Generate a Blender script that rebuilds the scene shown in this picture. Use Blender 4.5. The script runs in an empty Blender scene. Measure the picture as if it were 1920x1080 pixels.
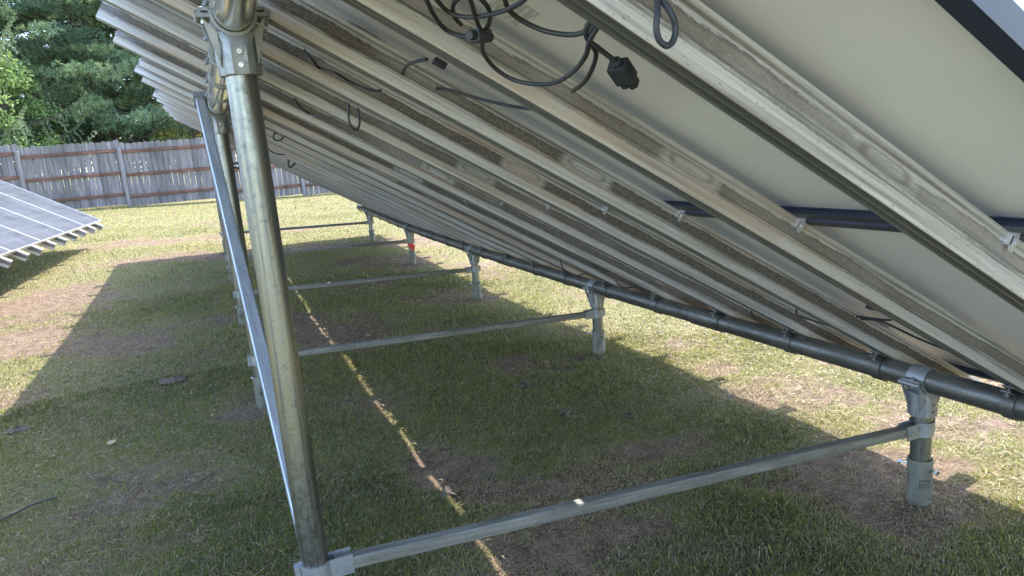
import bpy, math, random
import numpy as np
from mathutils import Matrix, Vector
random.seed(7); rng = np.random.default_rng(11)
SC = bpy.context.scene; COL = SC.collection
R = math.radians

# ------------------------------------------------------------------ camera, sky, sun, exposure
F_PX, YAW, PITCH, ROLL = 1335.68, 0.386937, -0.205469, -0.081397
CAM = (-2.346, -1.7614, 1.5)
cy, sy, cp, sp = math.cos(YAW), math.sin(YAW), math.cos(PITCH), math.sin(PITCH)
fwd = Vector((sy*cp, cy*cp, sp)); rgt = Vector((cy, -sy, 0)); upv = rgt.cross(fwd)
cr, sr = math.cos(ROLL), math.sin(ROLL)
rgt2 = cr*rgt + sr*upv; up2 = -sr*rgt + cr*upv
cd = bpy.data.cameras.new('camera'); cam = bpy.data.objects.new('camera', cd); COL.objects.link(cam)
m = Matrix.Identity(4)
for i in range(3):
    m[i][0], m[i][1], m[i][2], m[i][3] = rgt2[i], up2[i], -fwd[i], CAM[i]
cam.matrix_world = m
cd.sensor_width = 36; cd.lens = F_PX/1920*36; cd.clip_start = .02; cd.clip_end = 1000
SC.camera = cam

SUN = Vector((.57, .40, 1)).normalized()
elev = math.asin(SUN.z); azim = math.atan2(SUN.x, SUN.y)
w = bpy.data.worlds.new('World'); SC.world = w; w.use_nodes = True
wn = w.node_tree; sky = wn.nodes.new('ShaderNodeTexSky'); sky.sky_type = 'NISHITA'
sky.sun_disc = False; sky.sun_elevation = elev; sky.sun_rotation = azim
sky.air_density = 1.0; sky.dust_density = 1.2; sky.ozone_density = 1.0
bg = wn.nodes['Background']; bg.inputs[1].default_value = .15
wn.links.new(sky.outputs[0], bg.inputs[0])
sd = bpy.data.lights.new('sun', 'SUN'); so = bpy.data.objects.new('sun', sd); COL.objects.link(so)
sd.energy = 2.0; sd.angle = R(.5); sd.color = (1, .97, .94)
so.rotation_euler = SUN.to_track_quat('Z', 'Y').to_euler()
so.location = (0, 0, 20)
vs = SC.view_settings; vs.view_transform = 'Standard'; vs.look = 'None'; vs.exposure = 2.78; vs.gamma = 1
vs.use_curve_mapping = False
SC.render.engine = 'CYCLES'
SC.cycles.max_bounces = 8; SC.cycles.diffuse_bounces = 5; SC.cycles.use_denoising = True; SC.cycles.denoising_prefilter = 'NONE'; SC.cycles.use_adaptive_sampling = False
SC.cycles.sample_clamp_indirect = 6

# ------------------------------------------------------------------ mesh helpers
class MB:
    def __init__(s): s.v = []; s.f = []
    def add(s, vs, fs):
        b = len(s.v); s.v += [tuple(v) for v in vs]; s.f += [tuple(i+b for i in f) for f in fs]
    def box(s, c, d, rot=None):
        hx, hy, hz_ = d[0]/2, d[1]/2, d[2]/2
        P = [Vector((x, y, z)) for x in (-hx, hx) for y in (-hy, hy) for z in (-hz_, hz_)]
        if rot is not None: P = [rot @ p for p in P]
        s.add([p+Vector(c) for p in P], [(0,1,3,2),(4,6,7,5),(0,4,5,1),(2,3,7,6),(0,2,6,4),(1,5,7,3)])
    def loft(s, rings, cap=True, closed=True):
        n = len(rings[0]); vs = [p for r in rings for p in r]; fs = []
        for k in range(len(rings)-1):
            for i in range(n if closed else n-1):
                j = (i+1) % n
                fs.append((k*n+i, k*n+j, (k+1)*n+j, (k+1)*n+i))
        if cap: fs.append(tuple(reversed(range(n)))); fs.append(tuple((len(rings)-1)*n+i for i in range(n)))
        s.add(vs, fs)
    def tube(s, pts, r, n=16, cap=True, rr=None):
        pts = [Vector(p) for p in pts]; rings = []
        t = (pts[1]-pts[0]).normalized()
        a = t.cross(Vector((0,0,1))) if abs(t.z) < .9 else t.cross(Vector((1,0,0)))
        a.normalize()
        for i, p in enumerate(pts):
            t = (pts[min(i+1, len(pts)-1)]-pts[max(i-1, 0)]).normalized()
            a = (a - t*a.dot(t)).normalized(); b = t.cross(a)
            q = rr[i] if rr else r
            rings.append([p + (a*math.cos(k*2*math.pi/n)+b*math.sin(k*2*math.pi/n))*q for k in range(n)])
        s.loft(rings, cap)
    def cyl(s, a, b, r, n=16): s.tube([a, b], r, n)
    def lathe(s, prof, n=24, c=(0,0,0)):
        rings = [[(c[0]+r*math.cos(k*2*math.pi/n), c[1]+r*math.sin(k*2*math.pi/n), c[2]+z) for k in range(n)] for r, z in prof]
        s.loft(rings, False)
    def sweep(s, prof, a, b):            # profile given in (y,z), swept along x from a to b
        s.loft([[(x, y, z) for y, z in prof] for x in (a, b)], True)
    def arc(s, r0, r1, a0, a1, y0, y1, n=16, c=(0,0,0)):   # ring segment about the y axis
        rings = []
        for k in range(n+1):
            t = a0+(a1-a0)*k/n; ct, st = math.cos(t), math.sin(t)
            rings.append([(c[0]+r*ct, c[1]+y, c[2]+r*st) for r, y in ((r0,y0),(r1,y0),(r1,y1),(r0,y1))])
        s.loft(rings, True)
    def zarc(s, r0, r1, a0, a1, z0, z1, n=14, c=(0,0,0)):  # ring segment about the z axis
        rings = []
        for k in range(n+1):
            t = a0+(a1-a0)*k/n; ct, st = math.cos(t), math.sin(t)
            rings.append([(c[0]+r*ct, c[1]+r*st, c[2]+z) for r, z in ((r0,z0),(r1,z0),(r1,z1),(r0,z1))])
        s.loft(rings, True)
    def bolt(s, p, dr, r=.008, h=.007, shaft=.0):
        p = Vector(p); dr = Vector(dr).normalized()
        if shaft: s.cyl(p, p+dr*shaft, r*.55, 8)
        s.cyl(p+dr*shaft, p+dr*(shaft+h), r, 6)
    def mesh(s, name, mats, angle=35, bevel=0):
        me = bpy.data.meshes.new(name); me.from_pydata(s.v, [], s.f); me.update()
        import bmesh
        bm = bmesh.new(); bm.from_mesh(me); bmesh.ops.recalc_face_normals(bm, faces=bm.faces)
        if bevel:
            es = [e for e in bm.edges if len(e.link_faces) == 2 and e.calc_face_angle(0) > R(50)]
            bmesh.ops.bevel(bm, geom=es, offset=bevel, segments=2, affect='EDGES', profile=.6, clamp_overlap=True)
        bm.to_mesh(me); bm.free()
        me.polygons.foreach_set('use_smooth', [True]*len(me.polygons)); me.set_sharp_from_angle(angle=R(angle))
        for mm in (mats if isinstance(mats, (list, tuple)) else [mats]): me.materials.append(mm)
        return me
def link(name, me, parent=None, loc=(0,0,0), rot=None):
    o = bpy.data.objects.new(name, me); COL.objects.link(o); o.parent = parent
    if rot is not None: o.matrix_basis = Matrix.Translation(loc) @ rot
    else: o.location = loc
    return o
def tag(o, label, cat, group=None, kind=None):
    if label: o['label'] = label
    if cat: o['category'] = cat
    if group: o['group'] = group
    if kind: o['kind'] = kind
    return o
def empty(name, loc, label, cat, group=None):
    o = bpy.data.objects.new(name, None); COL.objects.link(o); o.location = loc; o.empty_display_size = .2
    return tag(o, label, cat, group)
def smooth_path(P, n=6):
    P = [Vector(p) for p in P]; out = []
    Q = [P[0]*2-P[1]] + P + [P[-1]*2-P[-2]]
    for i in range(1, len(Q)-2):
        a, b, c, d = Q[i-1], Q[i], Q[i+1], Q[i+2]
        for k in range(n):
            t = k/n
            out.append(.5*((2*b)+(c-a)*t+(2*a-5*b+4*c-d)*t*t+(3*b-a-3*c+d)*t**3))
    return out+[P[-1]]
def np_mesh(name, V, F, mat, attrs={}):
    me = bpy.data.meshes.new(name); k = F.shape[1]
    me.vertices.add(len(V)); me.vertices.foreach_set('co', np.asarray(V, np.float32).ravel())
    me.loops.add(F.size); me.loops.foreach_set('vertex_index', F.astype(np.int32).ravel())
    me.polygons.add(len(F)); me.polygons.foreach_set('loop_start', np.arange(0, F.size, k, dtype=np.int32))
    for a, vals in attrs.items():
        at = me.attributes.new(a, 'FLOAT', 'POINT'); at.data.foreach_set('value', np.asarray(vals, np.float32))
    me.update(calc_edges=True); me.materials.append(mat); return me

# ------------------------------------------------------------------ material helpers
def mat(name):
    mm = bpy.data.materials.new(name); mm.use_nodes = True
    nt = mm.node_tree; return mm, nt, nt.nodes['Principled BSDF']
def nd(nt, t, **kw):
    n = nt.nodes.new(t)
    for k, v in kw.items():
        if k.startswith('i_'):
            key = k[2:]; key = int(key) if key.isdigit() else key.replace('_', ' ')
            if hasattr(v, 'node') or hasattr(v, 'is_output'): nt.links.new(v, n.inputs[key])
            else: n.inputs[key].default_value = v
        else: setattr(n, k, v)
    return n
def coords(nt, scale=(1,1,1), kind='Object', vary=0):
    tc = nd(nt, 'ShaderNodeTexCoord'); o = tc.outputs[kind]
    mp = nd(nt, 'ShaderNodeMapping'); mp.inputs['Scale'].default_value = scale; nt.links.new(o, mp.inputs[0])
    if vary:
        oi = nd(nt, 'ShaderNodeObjectInfo')
        ml = nd(nt, 'ShaderNodeMath', operation='MULTIPLY', i_0=oi.outputs['Random'], i_1=float(vary))
        nt.links.new(ml.outputs[0], mp.inputs['Location'])
    return mp.outputs[0]
def noise(nt, vec, scale, detail=4, rough=.55, dist=0):
    n = nd(nt, 'ShaderNodeTexNoise', i_Vector=vec, i_Scale=scale, i_Detail=detail, i_Roughness=rough, i_Distortion=dist)
    return n.outputs[0]
def ramp(nt, fac, stops):
    r = nd(nt, 'ShaderNodeValToRGB', i_0=fac); cr_ = r.color_ramp
    while len(cr_.elements) < len(stops): cr_.elements.new(.5)
    for e, (p, c) in zip(cr_.elements, stops):
        e.position = p; e.color = (*c, 1) if len(c) == 3 else c
    return r.outputs[0]
def g3(x): return (x, x, x)
def mix(nt, fac, a, b, mode='MIX'):
    n = nd(nt, 'ShaderNodeMix', data_type='RGBA', blend_type=mode)
    for sock, v in ((n.inputs[0], fac), (n.inputs[6], a), (n.inputs[7], b)):
        if hasattr(v, 'is_output'): nt.links.new(v, sock)
        elif isinstance(v, (int, float)): sock.default_value = v
        else: sock.default_value = (*v, 1)
    return n.outputs[2]
def mth(nt, op, a, b=0.0):
    n = nd(nt, 'ShaderNodeMath', operation=op)
    for k, v in ((0, a), (1, b)):
        if hasattr(v, 'is_output'): nt.links.new(v, n.inputs[k])
        else: n.inputs[k].default_value = v
    return n.outputs[0]
def bump(nt, b, h, st=.3, d=.01):
    n = nd(nt, 'ShaderNodeBump', i_Strength=st, i_Distance=d, i_Height=h); nt.links.new(n.outputs[0], b.inputs['Normal'])
def setc(nt, b, col=None, rough=None, metal=None):
    for k, v in (('Base Color', col), ('Roughness', rough), ('Metallic', metal)):
        if v is None: continue
        if hasattr(v, 'is_output'): nt.links.new(v, b.inputs[k])
        else: b.inputs[k].default_value = (*v, 1) if isinstance(v, tuple) else v

def galv(name, a, b_, c, metal=.85, rough=.42, streak=(3, 3, .35), mott=.6):
    mm, nt, b = mat(name); v = coords(nt, streak, vary=7)
    n1 = noise(nt, v, 9, 5, .6, .4); col = ramp(nt, n1, [(.3, a), (.5, b_), (.7, c)])
    v2 = coords(nt, (1, 1, 1), vary=3); n2 = noise(nt, v2, 60, 4, .7)
    col = mix(nt, ramp(nt, n2, [(.56, g3(0)), (.72, g3(mott))]), col, tuple(x*.45 for x in a))
    setc(nt, b, col, ramp(nt, n2, [(.3, g3(rough-.16*mott)), (.7, g3(rough+.2*mott))]), metal); bump(nt, b, n2, .13*mott, .002)
    return mm
M = {}
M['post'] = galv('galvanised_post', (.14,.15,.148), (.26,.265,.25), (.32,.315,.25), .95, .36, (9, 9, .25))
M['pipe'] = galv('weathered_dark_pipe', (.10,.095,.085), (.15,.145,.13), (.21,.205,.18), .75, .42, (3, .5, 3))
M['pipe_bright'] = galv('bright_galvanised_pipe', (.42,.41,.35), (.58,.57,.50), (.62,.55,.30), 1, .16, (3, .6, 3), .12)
M['sleeve'] = galv('zinc_sleeve', (.09,.088,.07), (.14,.135,.107), (.20,.19,.15), .25, .6, (2, 2, 1))
M['cast'] = galv('cast_aluminium', (.23,.24,.245), (.29,.30,.305), (.34,.345,.35), .6, .48, (2, 2, 2))
M['brace'] = galv('galvanised_square_tube', (.125,.122,.108), (.20,.192,.17), (.29,.28,.25), .5, .46, (.5, 6, 6))
M['brace_bright'] = galv('bright_square_tube', (.30,.33,.36), (.42,.45,.48), (.55,.57,.6), .8, .42, (.5, 6, 6))
M['bolt'] = galv('zinc_bolt', (.35,.35,.34), (.5,.5,.49), (.6,.6,.58), .95, .3, (5, 5, 5))
mm, nt, b = mat('black_rubber'); M['black'] = mm
n1 = noise(nt, coords(nt), 25, 3); setc(nt, b, ramp(nt, n1, [(.3, (.014,.016,.022)), (.7, (.035,.037,.046))]), .5)
mm, nt, b = mat('red_tape'); M['red'] = mm
setc(nt, b, ramp(nt, noise(nt, coords(nt), 20), [(.3, (.55,.03,.03)), (.7, (.72,.07,.05))]), .5)
mm, nt, b = mat('anodised_module_frame'); M['frame'] = mm
setc(nt, b, ramp(nt, noise(nt, coords(nt, (1,1,1), vary=4), 3), [(.3, (.02,.025,.043)), (.7, (.032,.04,.066))]), .42, .15)
mm, nt, b = mat('bright_module_frame'); M['frame_silver'] = mm
setc(nt, b, ramp(nt, noise(nt, coords(nt), 6), [(.3, g3(.6)), (.7, g3(.75))]), .35, .6)
# white backsheet with soft dust
mm, nt, b = mat('backsheet'); M['backsheet'] = mm
n1 = noise(nt, coords(nt, (1, 1, 1), vary=9), 1.6, 4); n2 = noise(nt, coords(nt), 90, 2)
c1 = ramp(nt, n1, [(.3, (.60,.60,.62)), (.7, (.70,.695,.705))]); c1 = mix(nt, ramp(nt, n2, [(.66, g3(0)), (.8, g3(.18))]), c1, (.3,.27,.2))
setc(nt, b, c1, .33); b.inputs['Specular IOR Level'].default_value = .5
# module glass: dark cells, pale grid
mm, nt, b = mat('solar_glass'); M['glass'] = mm
tc = nd(nt, 'ShaderNodeTexCoord'); sx = nd(nt, 'ShaderNodeSeparateXYZ', i_0=tc.outputs['Object'])
def grid(o, pitch, wd):
    f = mth(nt, 'FRACT', mth(nt, 'DIVIDE', o, pitch)); a = mth(nt, 'ABSOLUTE', mth(nt, 'SUBTRACT', f, .5))
    return mth(nt, 'GREATER_THAN', a, .5-wd)
lx = grid(sx.outputs[0], .163, .014); ly = grid(mth(nt, 'ADD', sx.outputs[1], .0815), .178, .012); bb = grid(sx.outputs[1], .0445, .022)
ln = mth(nt, 'MAXIMUM', mth(nt, 'MAXIMUM', lx, ly), mth(nt, 'MULTIPLY', bb, .25))
cc = ramp(nt, noise(nt, coords(nt), 5), [(.3, (.075,.079,.098)), (.7, (.09,.095,.118))])
setc(nt, b, mix(nt, ln, cc, (.17,.175,.19)), ramp(nt, noise(nt, coords(nt), 2.5), [(.35, g3(.24)), (.7, g3(.34))])); b.inputs['Coat Weight'].default_value = .4
# aluminium rail with dusty, water-marked flank
mm, nt, b = mat('dusty_aluminium_rail'); M['rail'] = mm
oi = nd(nt, 'ShaderNodeObjectInfo'); rnd = oi.outputs['Random']
tc = nd(nt, 'ShaderNodeTexCoord'); sx = nd(nt, 'ShaderNodeSeparateXYZ', i_0=tc.outputs['Object'])
X, Z = sx.outputs[0], sx.outputs[2]
vS = coords(nt, (.5, 14, 26), vary=23); streaks = noise(nt, vS, 3, 4, .6)
vB = coords(nt, (1, 5, 5), vary=31); blot = noise(nt, vB, 4, 5, .65, .3)
vF = coords(nt, (3, 9, 9), vary=17); fine = noise(nt, vF, 22, 4, .75)
alu = ramp(nt, streaks, [(.26, (.23,.22,.215)), (.42, (.43,.42,.41)), (.56, (.60,.59,.59)), (.64, (.5,.49,.48)), (.74, (.30,.265,.24))])
zz = mth(nt, 'ADD', Z, mth(nt, 'MULTIPLY', mth(nt, 'SUBTRACT', blot, .5), .03))
zz = mth(nt, 'ADD', zz, mth(nt, 'MULTIPLY', mth(nt, 'SUBTRACT', fine, .5), .012))
band = ramp(nt, mth(nt, 'DIVIDE', mth(nt, 'SUBTRACT', zz, .03), .1), [(.0, g3(0)), (.53, g3(0)), (.57, g3(1)), (.83, g3(1)), (.87, g3(0))])
dirt = nd(nt, 'ShaderNodeAttribute', attribute_type='OBJECT', attribute_name='dirt').outputs['Fac']
amt = ramp(nt, mth(nt, 'ADD', noise(nt, coords(nt, (.9, .2, .2), vary=41), 1.3, 3, .6), mth(nt, 'ADD', mth(nt, 'MULTIPLY', mth(nt, 'SUBTRACT', dirt, .5), .3), ramp(nt, mth(nt, 'ADD', X, 2.0), [(.49, g3(0)), (.52, g3(.10))]))),
           [(.36, g3(.10)), (.50, g3(.7)), (.6, g3(1))])
U = mth(nt, 'DIVIDE', mth(nt, 'SUBTRACT', Z, .03), .1)
pa = mth(nt, 'DIVIDE', mth(nt, 'ABSOLUTE', mth(nt, 'ADD', X, 1.56)), .062); pb = mth(nt, 'DIVIDE', mth(nt, 'ABSOLUTE', mth(nt, 'SUBTRACT', U, .755)), .115)
pill = mth(nt, 'POWER', mth(nt, 'ADD', mth(nt, 'POWER', pa, 4.0), mth(nt, 'POWER', pb, 4.0)), .25)
pill = mth(nt, 'DIVIDE', mth(nt, 'ADD', pill, mth(nt, 'MULTIPLY', mth(nt, 'SUBTRACT', blot, .5), .5)), 2.0)
ring = ramp(nt, pill, [(.40, g3(0)), (.49, g3(1)), (.55, g3(1)), (.66, g3(0))])
amt = mth(nt, 'MULTIPLY', amt, ramp(nt, pa, [(.0, g3(.0)), (1.0, g3(.1))]) if 0 else ramp(nt, mth(nt, 'DIVIDE', pa, 4.0), [(.30, g3(.06)), (.42, g3(1))]))
dust = ramp(nt, fine, [(.33, (.06,.05,.042)), (.5, (.125,.108,.092)), (.68, (.25,.22,.19))])
dust = mix(nt, dirt, (.25,.222,.195), dust)
fac = mth(nt, 'MULTIPLY', band, amt)
tide = ramp(nt, mth(nt, 'DIVIDE', mth(nt, 'SUBTRACT', zz, .03), .1), [(.5, g3(0)), (.54, g3(.8)), (.58, g3(0)), (.80, g3(0)), (.845, g3(.9)), (.87, g3(0))])
speck = ramp(nt, noise(nt, coords(nt, (2, 6, 6), vary=5), 45, 3, .6), [(.62, g3(0)), (.70, g3(.75))])
col = mix(nt, fac, alu, dust); col = mix(nt, mth(nt, 'MULTIPLY', tide, mth(nt, 'ADD', mth(nt, 'MULTIPLY', amt, .6), .15)), col, (.06,.05,.045))
col = mix(nt, mth(nt, 'MULTIPLY', speck, .7), col, (.11,.085,.07))
col = mix(nt, mth(nt, 'MULTIPLY', ring, .6), col, (.19,.165,.135))
crease_lines = ramp(nt, mth(nt, 'ADD', U, mth(nt, 'MULTIPLY', mth(nt, 'SUBTRACT', fine, .5), .02)), [(.47, g3(0)), (.495, g3(.75)), (.525, g3(0)), (.575, g3(0)), (.60, g3(.85)), (.63, g3(0)), (.92, g3(0)), (.95, g3(.9)), (.985, g3(0))])  # thin dark lines along the ridge edges and top flange
col = mix(nt, mth(nt, 'MULTIPLY', crease_lines, ramp(nt, streaks, [(.35, g3(.9)), (.6, g3(.35))])), col, (.09,.08,.07))
pink = ramp(nt, noise(nt, coords(nt, (.6, 3, 9), vary=13), 2.2, 3), [(.5, g3(0)), (.62, g3(.55))])
col = mix(nt, mth(nt, 'MULTIPLY', pink, mth(nt, 'SUBTRACT', 1.0, fac)), col, (.50,.37,.29))
under = mth(nt, 'MULTIPLY', mth(nt, 'LESS_THAN', mth(nt, 'ABSOLUTE', sx.outputs[1]), .0262), mth(nt, 'LESS_THAN', Z, .0935))  # darker grey painted on bottom face and slots stands in for their shade
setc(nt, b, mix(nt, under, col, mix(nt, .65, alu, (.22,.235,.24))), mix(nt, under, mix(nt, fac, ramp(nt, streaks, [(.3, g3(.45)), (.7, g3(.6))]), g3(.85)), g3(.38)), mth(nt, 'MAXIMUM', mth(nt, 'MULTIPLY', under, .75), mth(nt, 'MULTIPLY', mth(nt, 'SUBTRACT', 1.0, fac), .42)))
bump(nt, b, fine, .12, .003)
mm, nt, b = mat('sunlit_tone_aluminium'); M['alu'] = mm
setc(nt, b, ramp(nt, noise(nt, coords(nt, (1, 8, 8), vary=3), 8), [(.3, g3(.6)), (.7, g3(.78))]), .38, .75)  # module clamps: sunlight glow put into the pale colour
mm, nt, b = mat('grey_label'); M['sticker'] = mm
v = coords(nt); ln = noise(nt, coords(nt, (120, 14, 1)), 1.0, 3); setc(nt, b, ramp(nt, ln, [(.42, g3(.62)), (.55, g3(.38))]), .5)
# weathered fence boards and stained rails
def wood(name, stops, sc, obj_vary=5):
    mm, nt, b = mat(name); v = coords(nt, sc, vary=obj_vary); n1 = noise(nt, v, 2.2, 6, .62, .5)
    tcx = nd(nt, 'ShaderNodeTexCoord'); sx = nd(nt, 'ShaderNodeSeparateXYZ', i_0=tcx.outputs['Object'])
    brd = nd(nt, 'ShaderNodeTexWhiteNoise', noise_dimensions='1D'); nt.links.new(mth(nt, 'FLOOR', mth(nt, 'DIVIDE', sx.outputs[0], .1525)), brd.inputs['W'])
    col = ramp(nt, n1, stops); col = mix(nt, 1.0, col, ramp(nt, brd.outputs[0], [(0, g3(.72)), (1, g3(1.15))]), 'MULTIPLY')
    kn = nd(nt, 'ShaderNodeTexVoronoi', i_Vector=coords(nt, (1, 1, .6), vary=3), i_Scale=4.5)
    col = mix(nt, ramp(nt, kn.outputs['Distance'], [(.06, g3(.7)), (.12, g3(0))]), col, (.06,.05,.05))
    setc(nt, b, col, .85); bump(nt, b, n1, .35, .006); return mm
M['board'] = wood('weathered_grey_boards', [(.3, (.085,.075,.077)), (.5, (.18,.16,.162)), (.7, (.27,.242,.238))], (9, 9, .7))
M['fpost'] = wood('weathered_fence_post', [(.3, (.13,.12,.12)), (.5, (.22,.205,.205)), (.7, (.29,.27,.265))], (9, 9, .7))
M['frail'] = wood('red_brown_rail', [(.3, (.07,.036,.026)), (.5, (.14,.068,.047)), (.7, (.21,.115,.085))], (.7, 9, 9))
M['bark'] = wood('bark', [(.3, (.03,.024,.02)), (.5, (.07,.055,.045)), (.7, (.12,.1,.085))], (6, 6, 1))
def foliage(name, stops, trans=.3):
    mm, nt, b = mat(name); at = nd(nt, 'ShaderNodeAttribute', attribute_name='tint')
    col = ramp(nt, at.outputs['Fac'], stops)
    b.inputs['Roughness'].default_value = .6; b.inputs['Specular IOR Level'].default_value = .25
    nt.links.new(col, b.inputs['Base Color'])
    tr = nd(nt, 'ShaderNodeBsdfTranslucent'); nt.links.new(col, tr.inputs[0])
    ms = nd(nt, 'ShaderNodeMixShader', i_0=trans); nt.links.new(b.outputs[0], ms.inputs[1]); nt.links.new(tr.outputs[0], ms.inputs[2])
    nt.links.new(ms.outputs[0], nt.nodes['Material Output'].inputs[0]); return mm
M['grass'] = foliage('grass_blades', [(0, (.14,.17,.07)), (.3, (.21,.24,.065)), (.6, (.355,.365,.072)), (.75, (.33,.275,.15)), (1, (.42,.335,.22))], .35)
M['pine'] = foliage('pine_needles', [(0, (.095,.155,.105)), (.5, (.19,.275,.145)), (1, (.32,.41,.19))], .25)
M['spruce'] = foliage('spruce_needles', [(0, (.09,.14,.085)), (.5, (.16,.215,.11)), (1, (.26,.31,.165))], .25)
M['leaf'] = foliage('broad_leaves', [(0, (.12,.2,.075)), (.5, (.21,.31,.1)), (1, (.33,.43,.15))], .4)
M['yleaf'] = foliage('yellowing_leaves', [(0, (.13,.14,.03)), (.5, (.26,.22,.04)), (1, (.36,.26,.05))], .4)

# ------------------------------------------------------------------ ground
def vnoise(x, y, s, seed, octv=3):
    out = 0; amp = 1; tot = 0; r = np.random.default_rng(seed); T = r.random((64, 64))
    for k in range(octv):
        X_, Y_ = x/s+17.3*k, y/s+5.1*k; i = np.floor(X_).astype(int); j = np.floor(Y_).astype(int)
        u = X_-i; v = Y_-j; u = u*u*(3-2*u); v = v*v*(3-2*v)
        g = lambda a, c: T[a % 64, c % 64]
        out = out+amp*((g(i,j)*(1-u)+g(i+1,j)*u)*(1-v)+(g(i,j+1)*(1-u)+g(i+1,j+1)*u)*v)
        tot += amp; amp *= .5; s = s/2
    return out/tot
PY = [-60, -5, 0, 2.47, 4.94, 7.41, 9.88, 15, 21, 40, 120]; PZ = [-.1, .03, 0, -.038, -.07, -.02, .047, .16, .3, .6, 1.2]
def gz0(x, y):
    x = np.asarray(x, float); y = np.asarray(y, float)
    z = sum(np.interp(y+o, PY, PZ) for o in (-.6, -.2, .2, .6))/4
    xc = np.clip(x, -14, 10)
    return z - np.where(xc < 0, .04, .02)*xc
FEET = [(-2.234*q, 2.47*k+.105*q) for k in range(5) for q in (0, 1)]
def gz(x, y):
    x = np.asarray(x, float); y = np.asarray(y, float); z = gz0(x, y) + .018*(vnoise(x, y, .9, 3)-.5)
    for a, c in FEET: z = z + .028*np.exp(-((x-a)**2+(y-c)**2)/.018)
    return z
# bare earth patches: x, y, rx, ry, strength
BARE = [(-3.23,5.07,.75,.8,.75),(-2.6,5.4,.5,.5,.5),(-1.6,4.25,.55,.5,.9),(-1.76,5.0,.45,.5,.8),(-1.2,4.6,.5,.4,.6),(-1.49,1.23,.3,.22,.9),(-1.34,.97,.35,.2,.9),
 (-1.1,.83,.35,.2,.95),(-.68,.91,.45,.25,.6),(-1.45,.35,.42,.42,1),(-1.75,.1,.35,.4,.8),(-4.15,7.4,.8,1.2,.85),(-4.1,5.7,.55,.9,.9),(-4.6,6.3,.8,1.0,.8),(-3.15,9.9,1.3,.5,.9),(-2.0,9.7,.9,.45,1),
 (-1.1,9.8,.9,.4,.9),(.5,9.6,.8,.6,.7),(.3,1.3,.35,.25,.7),(.5,1.75,.3,.25,.75),(.1,.25,.35,.2,.8),(-.04,-.03,.28,.24,1),(0,1.5,.3,.2,.6),(1.54,1.8,.8,.5,.55),(.9,.4,.7,.4,.6),
 (1.6,.9,.9,.5,.6),(-3.6,3.6,.7,.5,.5),(-3.1,2.0,.4,.3,.45),(-3.2,1.2,.6,.3,.6),(-2.6,1.75,.3,.25,.5),(-1.65,2.3,.4,.3,.4),(-.5,2.45,.4,.3,.5),(-.35,5.2,.7,.4,.5),(-.8,6.3,.6,.5,.5),
 (.9,6.4,.7,1.0,.5),(1.0,4.2,.6,.8,.4),(1.3,9.0,1.0,1.0,.5),(-3.4,12.2,1.6,.7,.75),(-1.0,12.5,1.4,.5,.55),(-2.0,14.5,1.6,.6,.5),(1.5,13,1.2,1,.5),(-2.2,2.6,.2,.2,.9),(0,2.47,.2,.2,.7),(0,4.94,.22,.2,.8),
 (0,7.41,.25,.25,.9),(-.5,7.9,.8,.4,.8),(0,9.88,.25,.25,.7),(-2.77,3.46,.14,.1,1),(-6.2,9,1.2,1,.6),(2.5,3.2,1.1,.8,.6),(1.1,2.6,.7,.5,.6),(1.9,2.3,.6,.5,.6),(.7,1.2,.4,.25,.6),(1.3,1.3,.6,.3,.65),(2.2,18,1.5,.7,.55),(-3.0,1.55,.35,.2,.5)]
def bare(x, y):
    x = np.asarray(x, float); y = np.asarray(y, float)
    n1 = vnoise(x, y, .55, 5, 4); n2 = vnoise(x, y, 2.2, 9, 3); out = np.zeros_like(x)
    n3 = vnoise(x, y, .11, 41, 3)
    wx = x+.5*(vnoise(x, y, .5, 21)-.5); wy = y+.5*(vnoise(x, y, .5, 22)-.5)
    for (a, c, rx, ry, s) in BARE:
        d2 = ((wx-a)/rx)**2+((wy-c)/ry)**2; out = np.maximum(out, s*np.exp(-d2*.8))
    v = out*1.12+(n1-.5)*.75+(n2-.5)*.4+(n3-.5)*.6
    return np.clip((v-.27)/.55, 0, 1)
def axis(lo, hi, step, far, g=1.25):
    a = list(np.arange(lo, hi+step/2, step)); s = step; p = a[-1]; b_ = []
    while p < far: s *= g; p += s; b_.append(p)
    s = step; p = a[0]; c = []
    while p > -far: s *= g; p -= s; c.append(p)
    return np.array(c[::-1]+a+b_)
gx = axis(-7, 5, .06, 160); gy = axis(-2, 14, .06, 160)
GX, GY = np.meshgrid(gx, gy, indexing='ij'); fx, fy = GX.ravel(), GY.ravel()
BA = bare(fx, fy); GZ = gz(fx, fy)-.012*BA+.032*(vnoise(fx, fy, .17, 8, 3)-.5)*BA**1.5
nx, ny = len(gx), len(gy); I = np.arange(nx*ny).reshape(nx, ny)
FQ = np.stack([I[:-1,:-1], I[1:,:-1], I[1:,1:], I[:-1,1:]], -1).reshape(-1, 4)
mm, nt, b = mat('lawn_soil_and_thatch'); M['ground'] = mm
at = nd(nt, 'ShaderNodeAttribute', attribute_name='bare')
n1 = noise(nt, coords(nt), 3, 5, .6); n2 = noise(nt, coords(nt), 70, 4, .7); n3 = noise(nt, coords(nt), 14, 5, .65)
soil = ramp(nt, n3, [(.3, (.11,.075,.052)), (.5, (.20,.14,.097)), (.7, (.30,.215,.15))])
soil = mix(nt, ramp(nt, n2, [(.34, g3(.85)), (.52, g3(0))]), soil, (.05,.034,.024))
soil = mix(nt, ramp(nt, noise(nt, coords(nt), 130, 3, .7), [(.60, g3(0)), (.68, g3(.5))]), soil, (.42,.33,.24))
th = ramp(nt, n2, [(.3, (.09,.09,.045)), (.5, (.19,.175,.08)), (.7, (.30,.25,.15))])
th = mix(nt, ramp(nt, n1, [(.4, g3(0)), (.65, g3(.6))]), th, (.2,.16,.085))
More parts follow.
